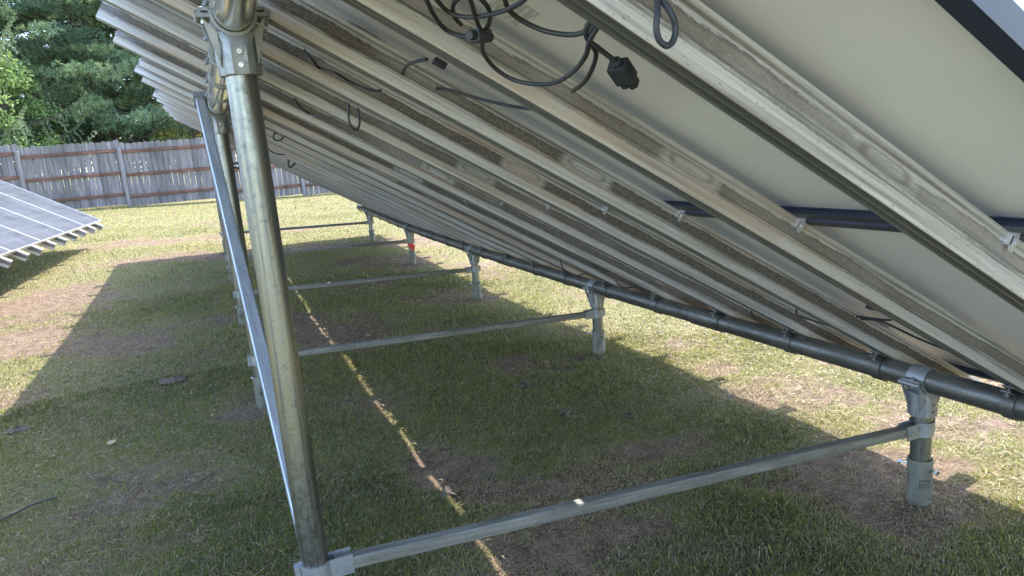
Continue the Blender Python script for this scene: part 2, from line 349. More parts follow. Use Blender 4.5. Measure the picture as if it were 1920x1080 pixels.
bf = ramp(nt, mth(nt, 'ADD', at.outputs['Fac'], mth(nt, 'MULTIPLY', mth(nt, 'SUBTRACT', n2, .5), .5)), [(.25, g3(0)), (.6, g3(1))])
setc(nt, b, mix(nt, bf, th, soil), .95); b.inputs['Specular IOR Level'].default_value = .1
bump(nt, b, n2, .9, .025)
mm, nt, b = mat('dry_earth'); M['earth'] = mm
e1 = noise(nt, coords(nt), 45, 5, .7); setc(nt, b, ramp(nt, e1, [(.3, (.045,.032,.023)), (.5, (.11,.08,.058)), (.7, (.19,.14,.10))]), .95); bump(nt, b, e1, 1.0, .02)
mm, nt, b = mat('dry_leaf'); M['dleaf'] = mm
setc(nt, b, ramp(nt, noise(nt, coords(nt), 60), [(.3, (.22,.15,.07)), (.7, (.42,.33,.17))]), .7)
gm = np_mesh('lawn', np.stack([fx, fy, GZ], 1), FQ, M['ground'], {'bare': BA})
gm.polygons.foreach_set('use_smooth', [True]*len(gm.polygons))
ground = link('ground', gm); tag(ground, 'patchy mown lawn with bare brown earth showing through', 'lawn', kind='structure')

def make_grass():
    zones = [(2.2, 520000), (4.5, 400000), (8, 260000), (16, 210000), (26, 110000)]
    VV, TT = [], []; lo = .0
    for rad, n in zones:
        k = int(n*2.6); a = rng.uniform(-.95, 1.35, k); r = np.sqrt(rng.uniform((lo+.9)**2, (rad+.9)**2, k)) if lo == 0 else np.sqrt(rng.uniform((lo+.9)**2, (rad+.9)**2, k))
        x = CAM[0]+r*np.sin(a)-.0; y = CAM[1]+r*np.cos(a); lo = rad
        keep = (y < 21.6) & (x < 7) & (x > -10)
        x, y = x[keep], y[keep]; bb_ = bare(x, y); kp = rng.random(len(x)) > bb_*.72; x, y, bb_ = x[kp][:n], y[kp][:n], bb_[kp][:n]
        N_ = len(x); dist = np.hypot(x-CAM[0], y-CAM[1]); big = np.clip(dist/3.5, 1, 5)
        L = rng.uniform(.008, .027, N_)*(1-.35*bb_)*(.8+.9*np.clip(vnoise(x, y, .7, 12)-.3, 0, 1))*np.clip(big, 1, 1.5)*np.where(rng.random(N_) < .03, 1.7, 1); wd = rng.uniform(.0009, .0020, N_)*big
        th_ = rng.uniform(0, 2*np.pi, N_); lean = rng.uniform(.2, 1.5, N_)
        z = gz(x, y)-.012*bb_-.003
        dx, dy = np.cos(th_)*np.sin(lean), np.sin(th_)*np.sin(lean); dz = np.cos(lean)
        px, py = -np.sin(th_), np.cos(th_)
        b0 = np.stack([x-px*wd, y-py*wd, z], 1); b1 = np.stack([x+px*wd, y+py*wd, z], 1)
        mid = np.stack([x+dx*L*.55, y+dy*L*.55, z+dz*L*.7], 1); pw = np.stack([px*wd*.8, py*wd*.8, 0*wd], 1)
        tip = np.stack([x+dx*L*1.1, y+dy*L*1.1, z+dz*L*.95], 1)
        VV.append(np.stack([b0, b1, mid+pw, tip, mid-pw], 1).reshape(-1, 3))
        pn = vnoise(x, y, 1.1, 31, 3)
        t = .14+.7*np.clip(pn-.25, 0, 1)+.5*(vnoise(x, y, .16, 57, 2)-.45)+.45*bb_+rng.normal(0, .21, N_)
        dead = rng.random(N_) < (.36+.4*bb_+.9*np.clip(vnoise(x, y, .3, 77, 3)-.5, 0, 1)+.3*np.clip(pn-.5, 0, 1)); t = np.where(dead, rng.uniform(.72, 1, N_), np.clip(t, 0, .68))
        TT.append(np.repeat(t, 5))
    N_ = 16000; r = np.sqrt(rng.uniform(1.2, 40, N_)); a = rng.uniform(-.9, 1.2, N_); x = CAM[0]+r*np.sin(a); y = CAM[1]+r*np.cos(a)   # dry clippings lying flat
    L = rng.uniform(.02, .065, N_); th_ = rng.uniform(0, 6.283, N_); wd = rng.uniform(.0008, .0018, N_)*np.clip(r/3, 1, 2); z = gz(x, y)+rng.uniform(.008, .02, N_)
    dx, dy = np.cos(th_)*L, np.sin(th_)*L; px, py = -np.sin(th_)*wd, np.cos(th_)*wd; bend = rng.normal(0, .2, N_)
    P = [np.stack([x-px, y-py, z], 1), np.stack([x+px, y+py, z], 1), np.stack([x+dx*.5+px-dy*bend*.3, y+dy*.5+py+dx*bend*.3, z+.004], 1), np.stack([x+dx, y+dy, z], 1), np.stack([x+dx*.5-px-dy*bend*.3, y+dy*.5-py+dx*bend*.3, z+.004], 1)]
    VV.append(np.stack(P, 1).reshape(-1, 3)); TT.append(np.repeat(rng.uniform(.7, 1, N_), 5))
    V = np.concatenate(VV); T = np.concatenate(TT); F = np.arange(len(V)).reshape(-1, 5)
    o = link('grass', np_mesh('grass', V, F, M['grass'], {'tint': T})); tag(o, 'short patchy lawn grass mixed with straw coloured dead blades', 'grass', kind='stuff')
make_grass()

# ------------------------------------------------------------------ solar array
TH = R(30.9); CT, ST = math.cos(TH), math.sin(TH)
D_ = Vector((CT, 0, -ST)); N_ = Vector((ST, 0, CT))
HY = [-1.4, 0, 2.47, 4.94, 7.41, 9.88, 11]; HZ = [.525, .5, .457, .4435, .4656, .5314, .562]
def hz(y): return float(np.mean(np.interp([y-.5, y-.25, y, y+.25, y+.5], HY, HZ)))
def frame_rot(slope):
    Yv = Vector((0, 1, slope)).normalized(); Xv = (D_-Yv*D_.dot(Yv)).normalized(); Zv = Xv.cross(Yv)
    m_ = Matrix.Identity(4)
    for i in range(3): m_[i][0], m_[i][1], m_[i][2] = Xv[i], Yv[i], Zv[i]
    return m_
PIPE_R, POST_R, SL_REAR, DX = .0445, .0365, -2.603, 2.2336
SL_TOP, SL_SEAM0, SL_SEAM1, SL_BOT = -3.05, -1.202, -1.184, .46
# rail
def rail_profile():
    near = [(-.0255,0),(-.0275,.003),(-.0285,.008),(-.0285,.031),(-.0315,.0335),(-.0315,.0375),(-.0280,.0405),(-.0272,.044),(-.0272,.076),(-.0335,.080),(-.0335,.090)]
    top = [(-.008,.090),(-.008,.082),(.008,.082),(.008,.090)]
    bottom = [(.0255,0),(.0225,0),(.0225,.019),(.0035,.019),(.0035,.001),(-.0035,.001),(-.0035,.019),(-.0225,.019),(-.0225,0)]
    return near + top + [(-y, z) for y, z in near[::-1]] + bottom[1:]
OFF0 = PIPE_R+.003
mb = MB(); mb.sweep([(y, z+OFF0) for y, z in rail_profile()], -3.13, .56); RAIL = mb.mesh('rail', M['rail'], 20)
mb = MB(); mb.sweep([(y, z+OFF0) for y, z in rail_profile()], -3.06, .56); RAIL_SHORT = mb.mesh('rail', M['rail'], 20)
# pipe clamp under a rail
mb = MB(); mb.arc(PIPE_R+.0005, PIPE_R+.006, R(-200), R(20), -.021, .021, 20)
for s in (-1, 1):
    mb.box((s*(PIPE_R+.018), 0, .022), (.034, .032, .007)); mb.box((s*(PIPE_R+.018), 0, .040), (.030, .040, .006))
    mb.bolt((s*(PIPE_R+.022), 0, .018), (0,0,-1), .008, .008, .004); mb.cyl((s*(PIPE_R+.022), 0, .018), (s*(PIPE_R+.022), 0, .055), .0045, 8)
CLAMP = mb.mesh('pipe_clamp', M['cast'], 35)
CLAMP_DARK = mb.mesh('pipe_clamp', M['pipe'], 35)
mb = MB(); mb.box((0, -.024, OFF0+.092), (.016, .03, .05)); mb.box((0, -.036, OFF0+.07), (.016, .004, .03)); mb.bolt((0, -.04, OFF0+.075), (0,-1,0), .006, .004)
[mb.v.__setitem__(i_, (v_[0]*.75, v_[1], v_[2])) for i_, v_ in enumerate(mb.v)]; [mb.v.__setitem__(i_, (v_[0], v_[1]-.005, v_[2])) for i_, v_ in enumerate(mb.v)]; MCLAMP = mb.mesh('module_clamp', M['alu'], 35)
# modules
def module_meshes(L, W, fm):
    hx, hy = L/2, W/2; z0 = OFF0+.0905; hgt = .036
    mb = MB()
    for s in (-1, 1):
        mb.box((0, s*(hy-.001), z0+hgt/2), (L, .002, hgt)); mb.box((0, s*(hy-.0185), z0+.001), (L-.004, .033, .002))
        mb.box((s*(hx-.001), 0, z0+hgt/2), (.002, W-.004, hgt)); mb.box((s*(hx-.0155), 0, z0+.0015), (.027, W-.071, .003))
        mb.box((s*(hx-.005), 0, z0+hgt-.0015), (.008, W-.02, .003)); mb.box((0, s*(hy-.005), z0+hgt-.0015), (L-.002, .008, .0028))
        mb.box((s*(hx-.0045), 0, z0+hgt-.01), (.005, W-.006, .004)); mb.box((0, s*(hy-.0045), z0+hgt-.010), (L-.006, .005, .0036))
    fr = mb.mesh('solar_module', fm, 30)
    mb = MB(); mb.box((0, 0, z0+hgt-.0065), (L-.008, W-.008, .002)); bs = mb.mesh('backsheet', M['backsheet'])
    mb = MB(); mb.box((0, 0, z0+hgt-.004), (L-.012, W-.012, .002)); gl = mb.mesh('glass', M['glass'])
    return fr, bs, gl
W_MOD, PITCH_MOD = 1.084, 1.09
L_UP, L_LO = SL_SEAM0-SL_TOP, SL_BOT-SL_SEAM1
MODS = {'up': module_meshes(L_UP, W_MOD, M['frame']), 'lo': module_meshes(L_LO, W_MOD, M['frame'])}
MODS2 = {'up': module_meshes(L_UP, W_MOD, M['frame_silver']), 'lo': module_meshes(L_LO, W_MOD, M['frame_silver'])}
mb = MB(); z0 = OFF0+.0905+.036-.0085
mb.box((0, 0, z0-.008), (.09, .12, .016)); mb.box((.03, .03, z0-.017), (.02, .05, .006)); JBOX = mb.mesh('junction_box', M['black'], 30, .003)
# posts
def post_mesh(h):
    mb = MB(); mb.tube([(0,0,-.1), (0,0,h*.5), (0,0,h)], POST_R, 28); return mb.mesh('support_post', M['post'])
def sleeve_mesh(h):
    mb = MB(); mb.lathe([(.0445,-.35),(.0445,h-.004),(.0435,h),(.040,h),(.0395,h-.03),(.0395,-.3)], 32)
    mb.box((-.024,-.0405,h-.09), (.034,.010,.034), Matrix.Rotation(R(-31),3,'Z')); mb.cyl((-.026,-.044,h-.09), (-.029,-.050,h-.09), .009, 12); mb.lathe([(.0455,h-.012),(.0465,h-.01),(.0455,h-.006)], 32)
    return mb.mesh('foot_sleeve', M['sleeve'], 30, .0)
mb = MB(); mb.bolt((0,0,0), (-1,0,0), .009, .010, .020); mb.cyl((0,0,0), (.006,0,0), .012, 6); SCREW = mb.mesh('set_screw', M['bolt'])
mb = MB()
prof = []
n = 36; rings = []
for z, r, fl in [(-.138,.0470,.0012),(-.136,.0480,.0018),(-.09,.0485,.002),(-.066,.0490,.0015)]:
    rings.append([((r+fl*(1 if math.cos(6*t) > .2 else -1))*math.cos(t), (r+fl*(1 if math.cos(6*t) > .2 else -1))*math.sin(t), z) for t in [k*2*math.pi/n for k in range(n)]])
rings.append([(max(-.052, min(.052, .068*math.cos(t))), max(-.037, min(.037, .05*math.sin(t))), -.042) for t in [k*2*math.pi/n for k in range(n)]])
mb.loft(rings, True)
mb.arc(PIPE_R+.0008, PIPE_R+.0085, R(-185), R(5), -.042, .042, 24)
mb.arc(PIPE_R+.0008, PIPE_R+.0065, R(6), R(174), -.036, .036, 24)
for s in (-1, 1):
    mb.box((s*.061, 0, -.006), (.026, .084, .009)); mb.box((s*.060, 0, .0075), (.024, .072, .008))
    mb.cyl((s*.0755, -.042, -.0025), (s*.0755, .042, -.0025), .0085, 14)
    for yy in (-.038, .038):
        x0, x1, x2 = s*.040, s*.080, s*.0435
        x1 = s*.069; P = [(x0,-.045),(x1,-.0105),(x2,-.115)]
        P = [(P[0][0], yy, P[0][1]), (P[1][0], yy, P[1][1]), (s*.041, yy*.55, -.12)]; vs_ = [(x, y-.0035, z) for x, y, z in P]+[(x, y+.0035, z) for x, y, z in P]
        mb.add(vs_, [(0,1,2),(5,4,3),(0,3,4,1),(1,4,5,2),(2,5,3,0)])
BRACKET = mb.mesh('top_bracket', M['cast'], 32, .0)
mb = MB(); mb.cyl((0,0,-.018), (0,0,.019), .005, 8); mb.cyl((0,0,.0115), (0,0,.0185), .009, 6); mb.cyl((0,0,-.0105), (0,0,-.0185), .0088, 6)
LUGBOLT = mb.mesh('bracket_bolt', M['bolt'])
mb = MB(); mb.cyl((0,0,0), (0,0,-.010), .0042, 8); mb.cyl((0,0,0), (0,0,.0045), .0068, 6); FACEBOLT = mb.mesh('bracket_bolt', M['bolt'])
# brace clamp around a post
mb = MB(); mb.zarc(POST_R+.0005, POST_R+.0065, R(-150), R(150), -.028, .028, 22)
for s in (-1, 1): mb.box((-.062, s*.020, 0), (.075, .005, .056))
mb.box((POST_R+.012, .0, 0), (.014, .03, .056)); mb.bolt((-.082, -.0225, 0), (0,-1,0), .009, .006); mb.bolt((-.04, -.0225, .012), (0,-1,0), .006, .005)
BCLAMP = mb.mesh('brace_clamp', M['cast'], 32)
def brace_mesh(L, hole=True, s=.019, mt_='brace'):
    c = .004; P = [(-s+c,-s),(s-c,-s),(s,-s+c),(s,s-c),(s-c,s),(-s+c,s),(-s,s-c),(-s,-s+c)]
    mb = MB(); mb.sweep(P, 0, L)
    if hole:
        for x in (.05, .10, L-.05, L-.1): mb.bolt((x, -s, -.002), (0,-1,0), .006, .003)
    return mb.mesh('cross_brace', M[mt_], 25)
def aim(o, a, b_):
    a, b_ = Vector(a), Vector(b_); t = (b_-a).normalized(); yv = Vector((0,0,1)).cross(t).normalized(); zv = t.cross(yv)
    mt = Matrix.Identity(4)
    for i in range(3): mt[i][0], mt[i][1], mt[i][2], mt[i][3] = t[i], yv[i], zv[i], a[i]
    o.matrix_basis = mt

DIRT = [.56,.52,1.0,1.0,.62,.7,.95,.6,.85,.7,.9]
def build_array(root, org, rails, cols, post_ys, y_lo, y_hi, hfun, gfun, mods, dy, pipe_mats, clean=False, full=True):
    ox, oy, oz = org
    RT = lambda y: frame_rot((hfun(y+.4)-hfun(y-.4))/.8)
    for k, y in enumerate(rails):
        r = link('rail', RAIL if (k % 3 != 1) else RAIL_SHORT, root, (0, y, hfun(y)), RT(y)); r['dirt'] = DIRT[k % len(DIRT)]
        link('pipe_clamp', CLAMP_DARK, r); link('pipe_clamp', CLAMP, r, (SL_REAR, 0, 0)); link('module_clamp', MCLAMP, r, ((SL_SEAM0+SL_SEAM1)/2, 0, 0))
    for k, yc in enumerate(cols):
        for key, sl in (('up', (SL_TOP+SL_SEAM0)/2), ('lo', (SL_SEAM1+SL_BOT)/2)):
            rt = RT(yc); o = link('solar_module', mods[key][0], root, Vector((0, yc, hfun(yc)))+(rt.to_3x3() @ Vector((sl, 0, 0))), rt)
            link('backsheet', mods[key][1], o); link('glass', mods[key][2], o)
            link('junction_box', JBOX, o, ((-.18 if key == 'up' else .35), -.11, 0) if full else (0, 0, 0))
    for nm, x, dz, m1, extra in (('front_pipe', 0, 0, pipe_mats[0], 0), ('rear_pipe', -DX, DX*ST/CT, pipe_mats[1], 0)):
        mb = MB(); ys = np.arange(y_lo, y_hi+.01, .1); mb.tube([(x, y, hfun(y)+dz) for y in ys], PIPE_R, 32); pp = link(nm, mb.mesh(nm, m1), root)
        for yc in [v for v in (1.27, 4.13, 6.5) if y_lo < v < y_hi]:
            mb = MB(); mb.tube([(x, yc-.1, hfun(yc-.1)+dz), (x, yc, hfun(yc)+dz), (x, yc+.1, hfun(yc+.1)+dz)], PIPE_R+.005, 32); link('pipe_coupling', mb.mesh('pipe_coupling', m1), pp)
    for k, y in enumerate(post_ys):
        for rear in (0, 1):
            yy = y+dy*rear; x = -DX*rear; g = float(gfun(x+ox, yy+oy))-oz; hp = hfun(yy)+rear*DX*ST/CT
            po = link('support_post', post_mesh(hp-.05-g), root, (x, yy, g))
            sh = .185 if rear == 0 else .20
            sl = link('foot_sleeve', sleeve_mesh(sh), po); link('set_screw', SCREW, po, (-.0267, .0356, sh-.025), Matrix.Rotation(R(-53), 4, 'Z'))
            link('set_screw', SCREW, po, (.004, -.0443, sh-.035), Matrix.Rotation(R(82), 4, 'Z')); link('top_bracket', BRACKET, po, (0, 0, hp-g)); [link('bracket_bolt', LUGBOLT, po, (u*.0625, 0, hp-g)) for u in (-1, 1)]
            for z_ in (-.088, -.118):
                link('bracket_bolt', FACEBOLT, po, (0, -.0502, hp-g+z_), Matrix.Rotation(R(90), 4, 'X')); link('bracket_bolt', FACEBOLT, po, (.0505, 0, hp-g+z_), Matrix.Rotation(R(90), 4, 'Y'))
            bz = .312
            if rear: bz = .30
            link('brace_clamp', BCLAMP, po, (0, 0, bz), Matrix.Rotation(0 if rear == 0 else math.pi, 4, 'Z'))
        ga = float(gfun(-DX+ox, y+dy+oy))-oz; gb = float(gfun(ox, y+oy))-oz
        a, b_ = Vector((-DX+.05, y+dy, ga+.30)), Vector((-.05, y, gb+.312))
        br = link('cross_brace', brace_mesh((b_-a).length), root); aim(br, a, b_)

RAILS = [-.865,-.335,.175,.65,1.15,1.70,2.28,2.87,3.42,3.98,4.6,5.15,5.7,6.26,6.76,7.32,7.92,8.42,9.0,9.5,10.05,10.55]
COLS = [-1.223+PITCH_MOD*(k+.5) for k in range(11)]
POSTS = [2.47*k for k in range(5)]
A1 = empty('solar_array', (0, 0, 0), 'large raised solar array seen from underneath, pale backs on dusty rails and pipes', 'solar array', 'solar arrays in the yard')
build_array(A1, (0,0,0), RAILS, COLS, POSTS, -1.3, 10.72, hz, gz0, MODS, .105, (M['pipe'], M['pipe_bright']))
mb = MB()
a, b_ = Vector((-2.315, 2.50, 1.84)), Vector((-2.243, .165, .45)); Lb = (b_-a).length
br = link('diagonal_brace', brace_mesh(Lb, False, .023, 'brace_bright'), A1); aim(br, a, b_)
mb = MB(); mb.box((.0, 0, 0), (.05, .07, .07)); mb.bolt((0, -.035, 0), (0,-1,0), .009, .008); link('brace_end', mb.mesh('brace_end', M['cast'], 30, .004), br, (0, 0, 0))
# microinverter under the nearest module
def local_rot(y, sl, off): return Matrix.Translation(Vector((0, y, hz(y)))+D_*sl+N_*off) @ frame_rot((hz(y+.4)-hz(y-.4))/.8)
mb = MB(); mb.box((0,0,0), (.20,.10,.024))
for k in range(7): mb.box((-.08+.026*k, 0, -.0145), (.008,.085,.006))
mi = link('microinverter', mb.mesh('microinverter', M['black'], 30, .003), A1); mi.matrix_basis = local_rot(-.775, -2.20, .122)
mb = MB(); mb.box((0,0,0), (.075,.11,.0012)); st = link('rating_label', mb.mesh('rating_label', M['sticker']), A1); st.matrix_basis = local_rot(-.41, -2.137, OFF0+.0905+.036-.0085)

# second array to the left, behind it
A2o = (-4.105, 12.246, .37)
A2 = empty('solar_array', A2o, 'low solar array on the left with glassy top and rail ends poking out', 'solar array', 'solar arrays in the yard')
A2.rotation_euler = (0, 0, R(-5.27))
low = Vector((SL_BOT*CT+(OFF0+.126)*ST, 0, -SL_BOT*ST+(OFF0+.126)*CT))
h2 = lambda y: .335-low.z
A2.location = Vector(A2o)-Matrix.Rotation(R(-5.27), 3, 'Z') @ Vector((low.x, 0, 0))
cols2 = [-PITCH_MOD*(k+.5) for k in range(9)]
rails2 = sorted([c+s*.26 for c in cols2 for s in (-1, 1)])
def g2(x, y):
    q = Matrix.Rotation(R(-5.27), 3, 'Z') @ Vector((x, y, 0)); return gz0(q.x+A2.location.x, q.y+A2.location.y)
build_array(A2, (0,0,A2o[2]), rails2, cols2, [-4.7, -7.2, -9.5], -9.7, 0, h2, g2, MODS2, 0, (M['pipe'], M['pipe_bright']), full=False)

# ------------------------------------------------------------------ cables and small hanging things
def cable(name, pts, r, label, cat='cable', n=6, group='black cables under the panels'):
    mb = MB(); base = Vector(pts[0]); mb.tube([p-base for p in smooth_path(pts, n)], r, 10)
    o = link(name, mb.mesh(name, M['black']), None, base); return tag(o, label, cat, group)
K = .0043
o = cable('cable', [(-1.99,-.56,1.79),(-1.959,-.535,1.741),(-1.937,-.494,1.727),(-1.903,-.454,1.706),(-1.876,-.475,1.69),(-1.863,-.53,1.683),(-1.836,-.46,1.666),(-1.797,-.411,1.642),(-1.757,-.405,1.617),(-1.729,-.445,1.602),(-1.719,-.518,1.597),(-1.731,-.615,1.606),(-1.754,-.704,1.622),(-1.768,-.752,1.645),(-1.735,-.775,1.69)], K, 'thick black cable hanging in the widest round loop below the clustered coils')
cn = MB(); cn.box((0,0,0), (.036,.028,.022)); cn.cyl((-.03,0,0), (.03,0,0), .009, 10); link('connector', cn.mesh('connector', M['black'], 30, .002), o, Vector((-1.86,-.515,1.684))-o.location, Matrix.Rotation(.5, 4, 'Z'))
cable('cable', [(-1.735,-.77,1.69),(-1.758,-.735,1.655),(-1.748,-.711,1.641),(-1.725,-.688,1.627),(-1.696,-.62,1.608),(-1.672,-.544,1.592),(-1.640,-.44,1.585)], K, 'short curved black cable tail right of the big round loop')
cable('cable', [(-1.87,-.66,1.72),(-1.854,-.64,1.704),(-1.825,-.635,1.686),(-1.793,-.656,1.667),(-1.768,-.71,1.655),(-1.750,-.755,1.67),(-1.735,-.785,1.695)], K, 'black cable sagging under the inverter towards the near rail')
o = cable('cable', [(-1.745,-.79,1.695),(-1.775,-.755,1.662),(-1.768,-.738,1.643),(-1.75,-.735,1.631),(-1.714,-.727,1.61)], K, 'short black cable ending in a chunky unplugged connector')
pl = MB(); pl.cyl((0,0,0), (.012,0,0), .012, 14); pl.box((.035,0,0), (.05,.040,.03)); pl.box((.040,.0,.0), (.03,.046,.02)); pl.box((.068,.010,0), (.018,.014,.02)); pl.box((.068,-.012,0), (.018,.012,.02)); pl.cyl((.06,-.001,0), (.086,-.001,0), .0065, 12)
d_ = Vector((.046, .027, -.038)).normalized()
q = d_.to_track_quat('X', 'Z').to_matrix().to_4x4(); link('plug', pl.mesh('plug', M['black'], 30, .003), o, Vector((-1.714,-.727,1.61))-o.location, q @ Matrix.Diagonal((.84,.84,.84,1)))
C4 = [([(-1.97,-.56,1.765),(-1.94,-.534,1.741),(-1.915,-.513,1.726),(-1.894,-.532,1.714),(-1.879,-.584,1.706),(-1.869,-.663,1.701),(-1.864,-.725,1.705),(-1.865,-.774,1.72)], 'black cable forming the outermost flat coil beside the inverter'),
 ([(-1.95,-.66,1.77),(-1.918,-.597,1.741),(-1.91,-.53,1.735),(-1.894,-.483,1.724),(-1.87,-.448,1.715)], 'thin black cable end curling at the left inside the coils'),
 ([(-1.95,-.69,1.76),(-1.926,-.645,1.735),(-1.91,-.615,1.725),(-1.881,-.557,1.706),(-1.854,-.51,1.69)], 'straight black cable dropping through the coils to the connector'),
 ([(-1.93,-.67,1.75),(-1.912,-.64,1.732),(-1.896,-.63,1.722),(-1.876,-.608,1.71),(-1.857,-.554,1.698),(-1.847,-.491,1.691)], 'black cable bulging right of the coils before joining the connector')]
for pts, lb in C4: cable('cable', pts, K*.95, lb)
cable('cable', [(-1.79,-.905,1.70),(-1.788,-.95,1.672),(-1.796,-.968,1.642),(-1.8,-.97,1.623),(-1.796,-.97,1.607),(-1.785,-.97,1.6),(-1.775,-.97,1.606),(-1.771,-.97,1.621),(-1.777,-.97,1.639),(-1.786,-.95,1.668),(-1.783,-.905,1.70)], K, 'black cable hanging in a teardrop loop in front of the nearest rail')
o = cable('cable', [(-1.80,.24,1.676),(-1.815,.215,1.68),(-1.824,.17,1.694),(-1.836,.078,1.703),(-1.836,0,1.703),(-1.826,-.069,1.70)], .0042, 'short black cable arching from a connector to the third rail')
cn = MB(); cn.box((0,0,0), (.032,.018,.016)); link('connector', cn.mesh('connector', M['black'], 30, .002), o, Vector((-1.80,-.085,1.688))-o.location, Matrix.Rotation(R(31), 4, 'Y'))
REST = [([(-1.77,.26,1.67),(-1.746,.219,1.658),(-1.737,.188,1.653),(-1.718,.118,1.643),(-1.679,.066,1.62),(-1.642,.006,1.599),(-1.606,-.063,1.579),(-1.54,-.2,1.55)], .0042, 'black cable crossing the bare backsheet between second and third rail'),
 ([(-2.03,.46,1.80),(-2.011,.439,1.766),(-1.987,.486,1.751),(-1.95,.443,1.73),(-1.905,.45,1.702),(-1.86,.417,1.676),(-1.83,.40,1.67)], .0045, 'wavy black cable lying along the side of the fourth rail'),
 ([(-1.817,1.0,1.68),(-1.824,1.0,1.624),(-1.816,1.0,1.592),(-1.801,1.0,1.582),(-1.786,1.0,1.602),(-1.784,1.0,1.66)], .0042, 'black cable hanging in a U shaped loop in the middle of the rails'),
 ([(-1.96,1.40,1.74),(-1.946,1.416,1.71),(-1.897,1.491,1.679),(-1.847,1.399,1.651),(-1.82,1.33,1.65)], .0042, 'black cable sagging in a shallow curve left of the U shaped loop'),
 ([(-1.84,3.2,1.70),(-1.857,3.2,1.68),(-1.901,3.2,1.653),(-1.908,3.2,1.626),(-1.887,3.2,1.611),(-1.855,3.2,1.622),(-1.835,3.2,1.668),(-1.83,3.2,1.70)], .0048, 'black cable hanging in a closed round ring just right of the near post'),
 ([(-1.87,4.9,1.66),(-1.841,4.9,1.62),(-1.775,4.9,1.551),(-1.693,4.9,1.526),(-1.62,4.9,1.53)], .0055, 'black cable in a long shallow dip below the round ring'),
 ([(-1.62,5.2,1.56),(-1.62,5.2,1.533),(-1.633,5.2,1.437),(-1.623,5.2,1.407),(-1.591,5.2,1.428),(-1.537,5.2,1.473),(-1.52,5.2,1.50)], .0085, 'thick black cable hanging in a sharp V at the array far edge'),
 ([(-2.23,8.0,1.76),(-2.21,8.0,1.788),(-2.166,8.0,1.836),(-2.08,8.0,1.83),(-1.953,8.0,1.756),(-1.9,8.0,1.75)], .009, 'far black cable bowed between rear post and rails near the fence'),
 ([(-.15,2.7,.66),(-.142,2.7,.637),(-.129,2.7,.581),(-.077,2.7,.527),(-.018,2.7,.507),(.048,2.7,.516)], .0042, 'black cable drooping onto the front pipe beside the second front post'),
 ([(-.44,1.75,.81),(-.4,1.806,.778),(-.31,1.89,.722),(-.263,1.88,.694),(-.23,1.85,.69)], .0042, 'short black cable end just above the second front post'),
 ([(.02,2.24,.54),(.033,2.217,.512),(.109,2.252,.47),(.14,2.2,.48)], .0042, 'thin black cable tip poking out right of the second front post'),
 ([(-.149,.475,.71),(-.10,.53,.665),(-.058,.545,.642),(-.046,.509,.635),(-.034,.485,.629),(-.01,.426,.615),(.02,.37,.61)], .0042, 'black cable knot dipping between the lowest rails at the right'),
 ([(-.20,.69,.69),(-.174,.721,.662),(-.09,.82,.60),(.018,.889,.544),(.12,.928,.482)], .0042, 'straight black cable running down to the front pipe between two clamps'),
 ([(-.16,.24,.73),(-.138,.187,.719),(-.182,.043,.748),(-.053,-.009,.672),(.044,-.084,.615),(.094,-.17,.587),(.13,-.26,.57)], .0042, 'long black cable stretched across the lowest backsheet at the right')]
for pts, r, lb in REST: cable('cable', pts, r, lb)
o = cable('cable', [(-.16,.17,.735),(-.179,.139,.744),(-.197,.054,.757),(-.224,-.031,.775),(-.297,-.106,.82),(-.338,-.123,.845),(-.335,-.09,.845)], .0045, 'black cable bent in a hook below a flat connector at the right')
cn = MB(); cn.box((0,0,0), (.022,.085,.02)); link('connector', cn.mesh('connector', M['black'], 30, .002), o, Vector((-.262,-.01,.822))-o.location, Matrix.Rotation(R(31), 4, 'Y') @ Matrix.Rotation(R(-12), 4, 'Z'))
# thin cord in the grass at the lower left
P = [(-3.95,1.30),(-3.6,1.46),(-3.34,1.58),(-3.25,1.67),(-3.16,1.71)]
cable('cable', [(x, y, float(gz(x, y))+.022) for x, y in P], .004, 'thin black cord lying in the grass at the lower left', group='cords on the ground')
# small outlet box on the third rear post
bx = MB(); bx.box((0,0,0), (.075,.06,.11)); bx.box((0,-.034,.0), (.06,.01,.09))
ob = link('outlet_box', bx.mesh('outlet_box', M['black'], 30, .004), None, (-2.165, 5.0, 1.40)); tag(ob, 'small black outlet box with a cord loop strapped behind the rear posts', 'outlet box')
lp = MB(); lp.tube(smooth_path([(.02,0,.05),(.06,0,.085),(.10,0,.075),(.10,0,.045),(.05,0,.05)]), .008, 8); link('cord_loop', lp.mesh('cord_loop', M['black']), ob)
lp = MB(); lp.tube(smooth_path([(-.01,0,.05),(-.02,0,.10),(.01,0,.125),(.025,0,.10),(.02,0,.05)]), .012, 8); link('hook', lp.mesh('hook', M['black']), ob)
# red tape on the fourth front post
tp = MB(); g = float(gz0(0, 7.41))
tp.zarc(POST_R+.001, POST_R+.004, R(-210), R(30), -.03, .03, 14); tp.box((.016,-.0405,-.05), (.04,.004,.07), Matrix.Rotation(R(14),3,'Y')); tp.box((-.012,-.0415,-.028), (.03,.004,.04), Matrix.Rotation(R(-20),3,'Y'))
o = link('marker_tape', tp.mesh('marker_tape', M['red'], 40), None, (0, 7.41, g+.27)); tag(o, 'bright red marker tape wrapped round a front post', 'tape')
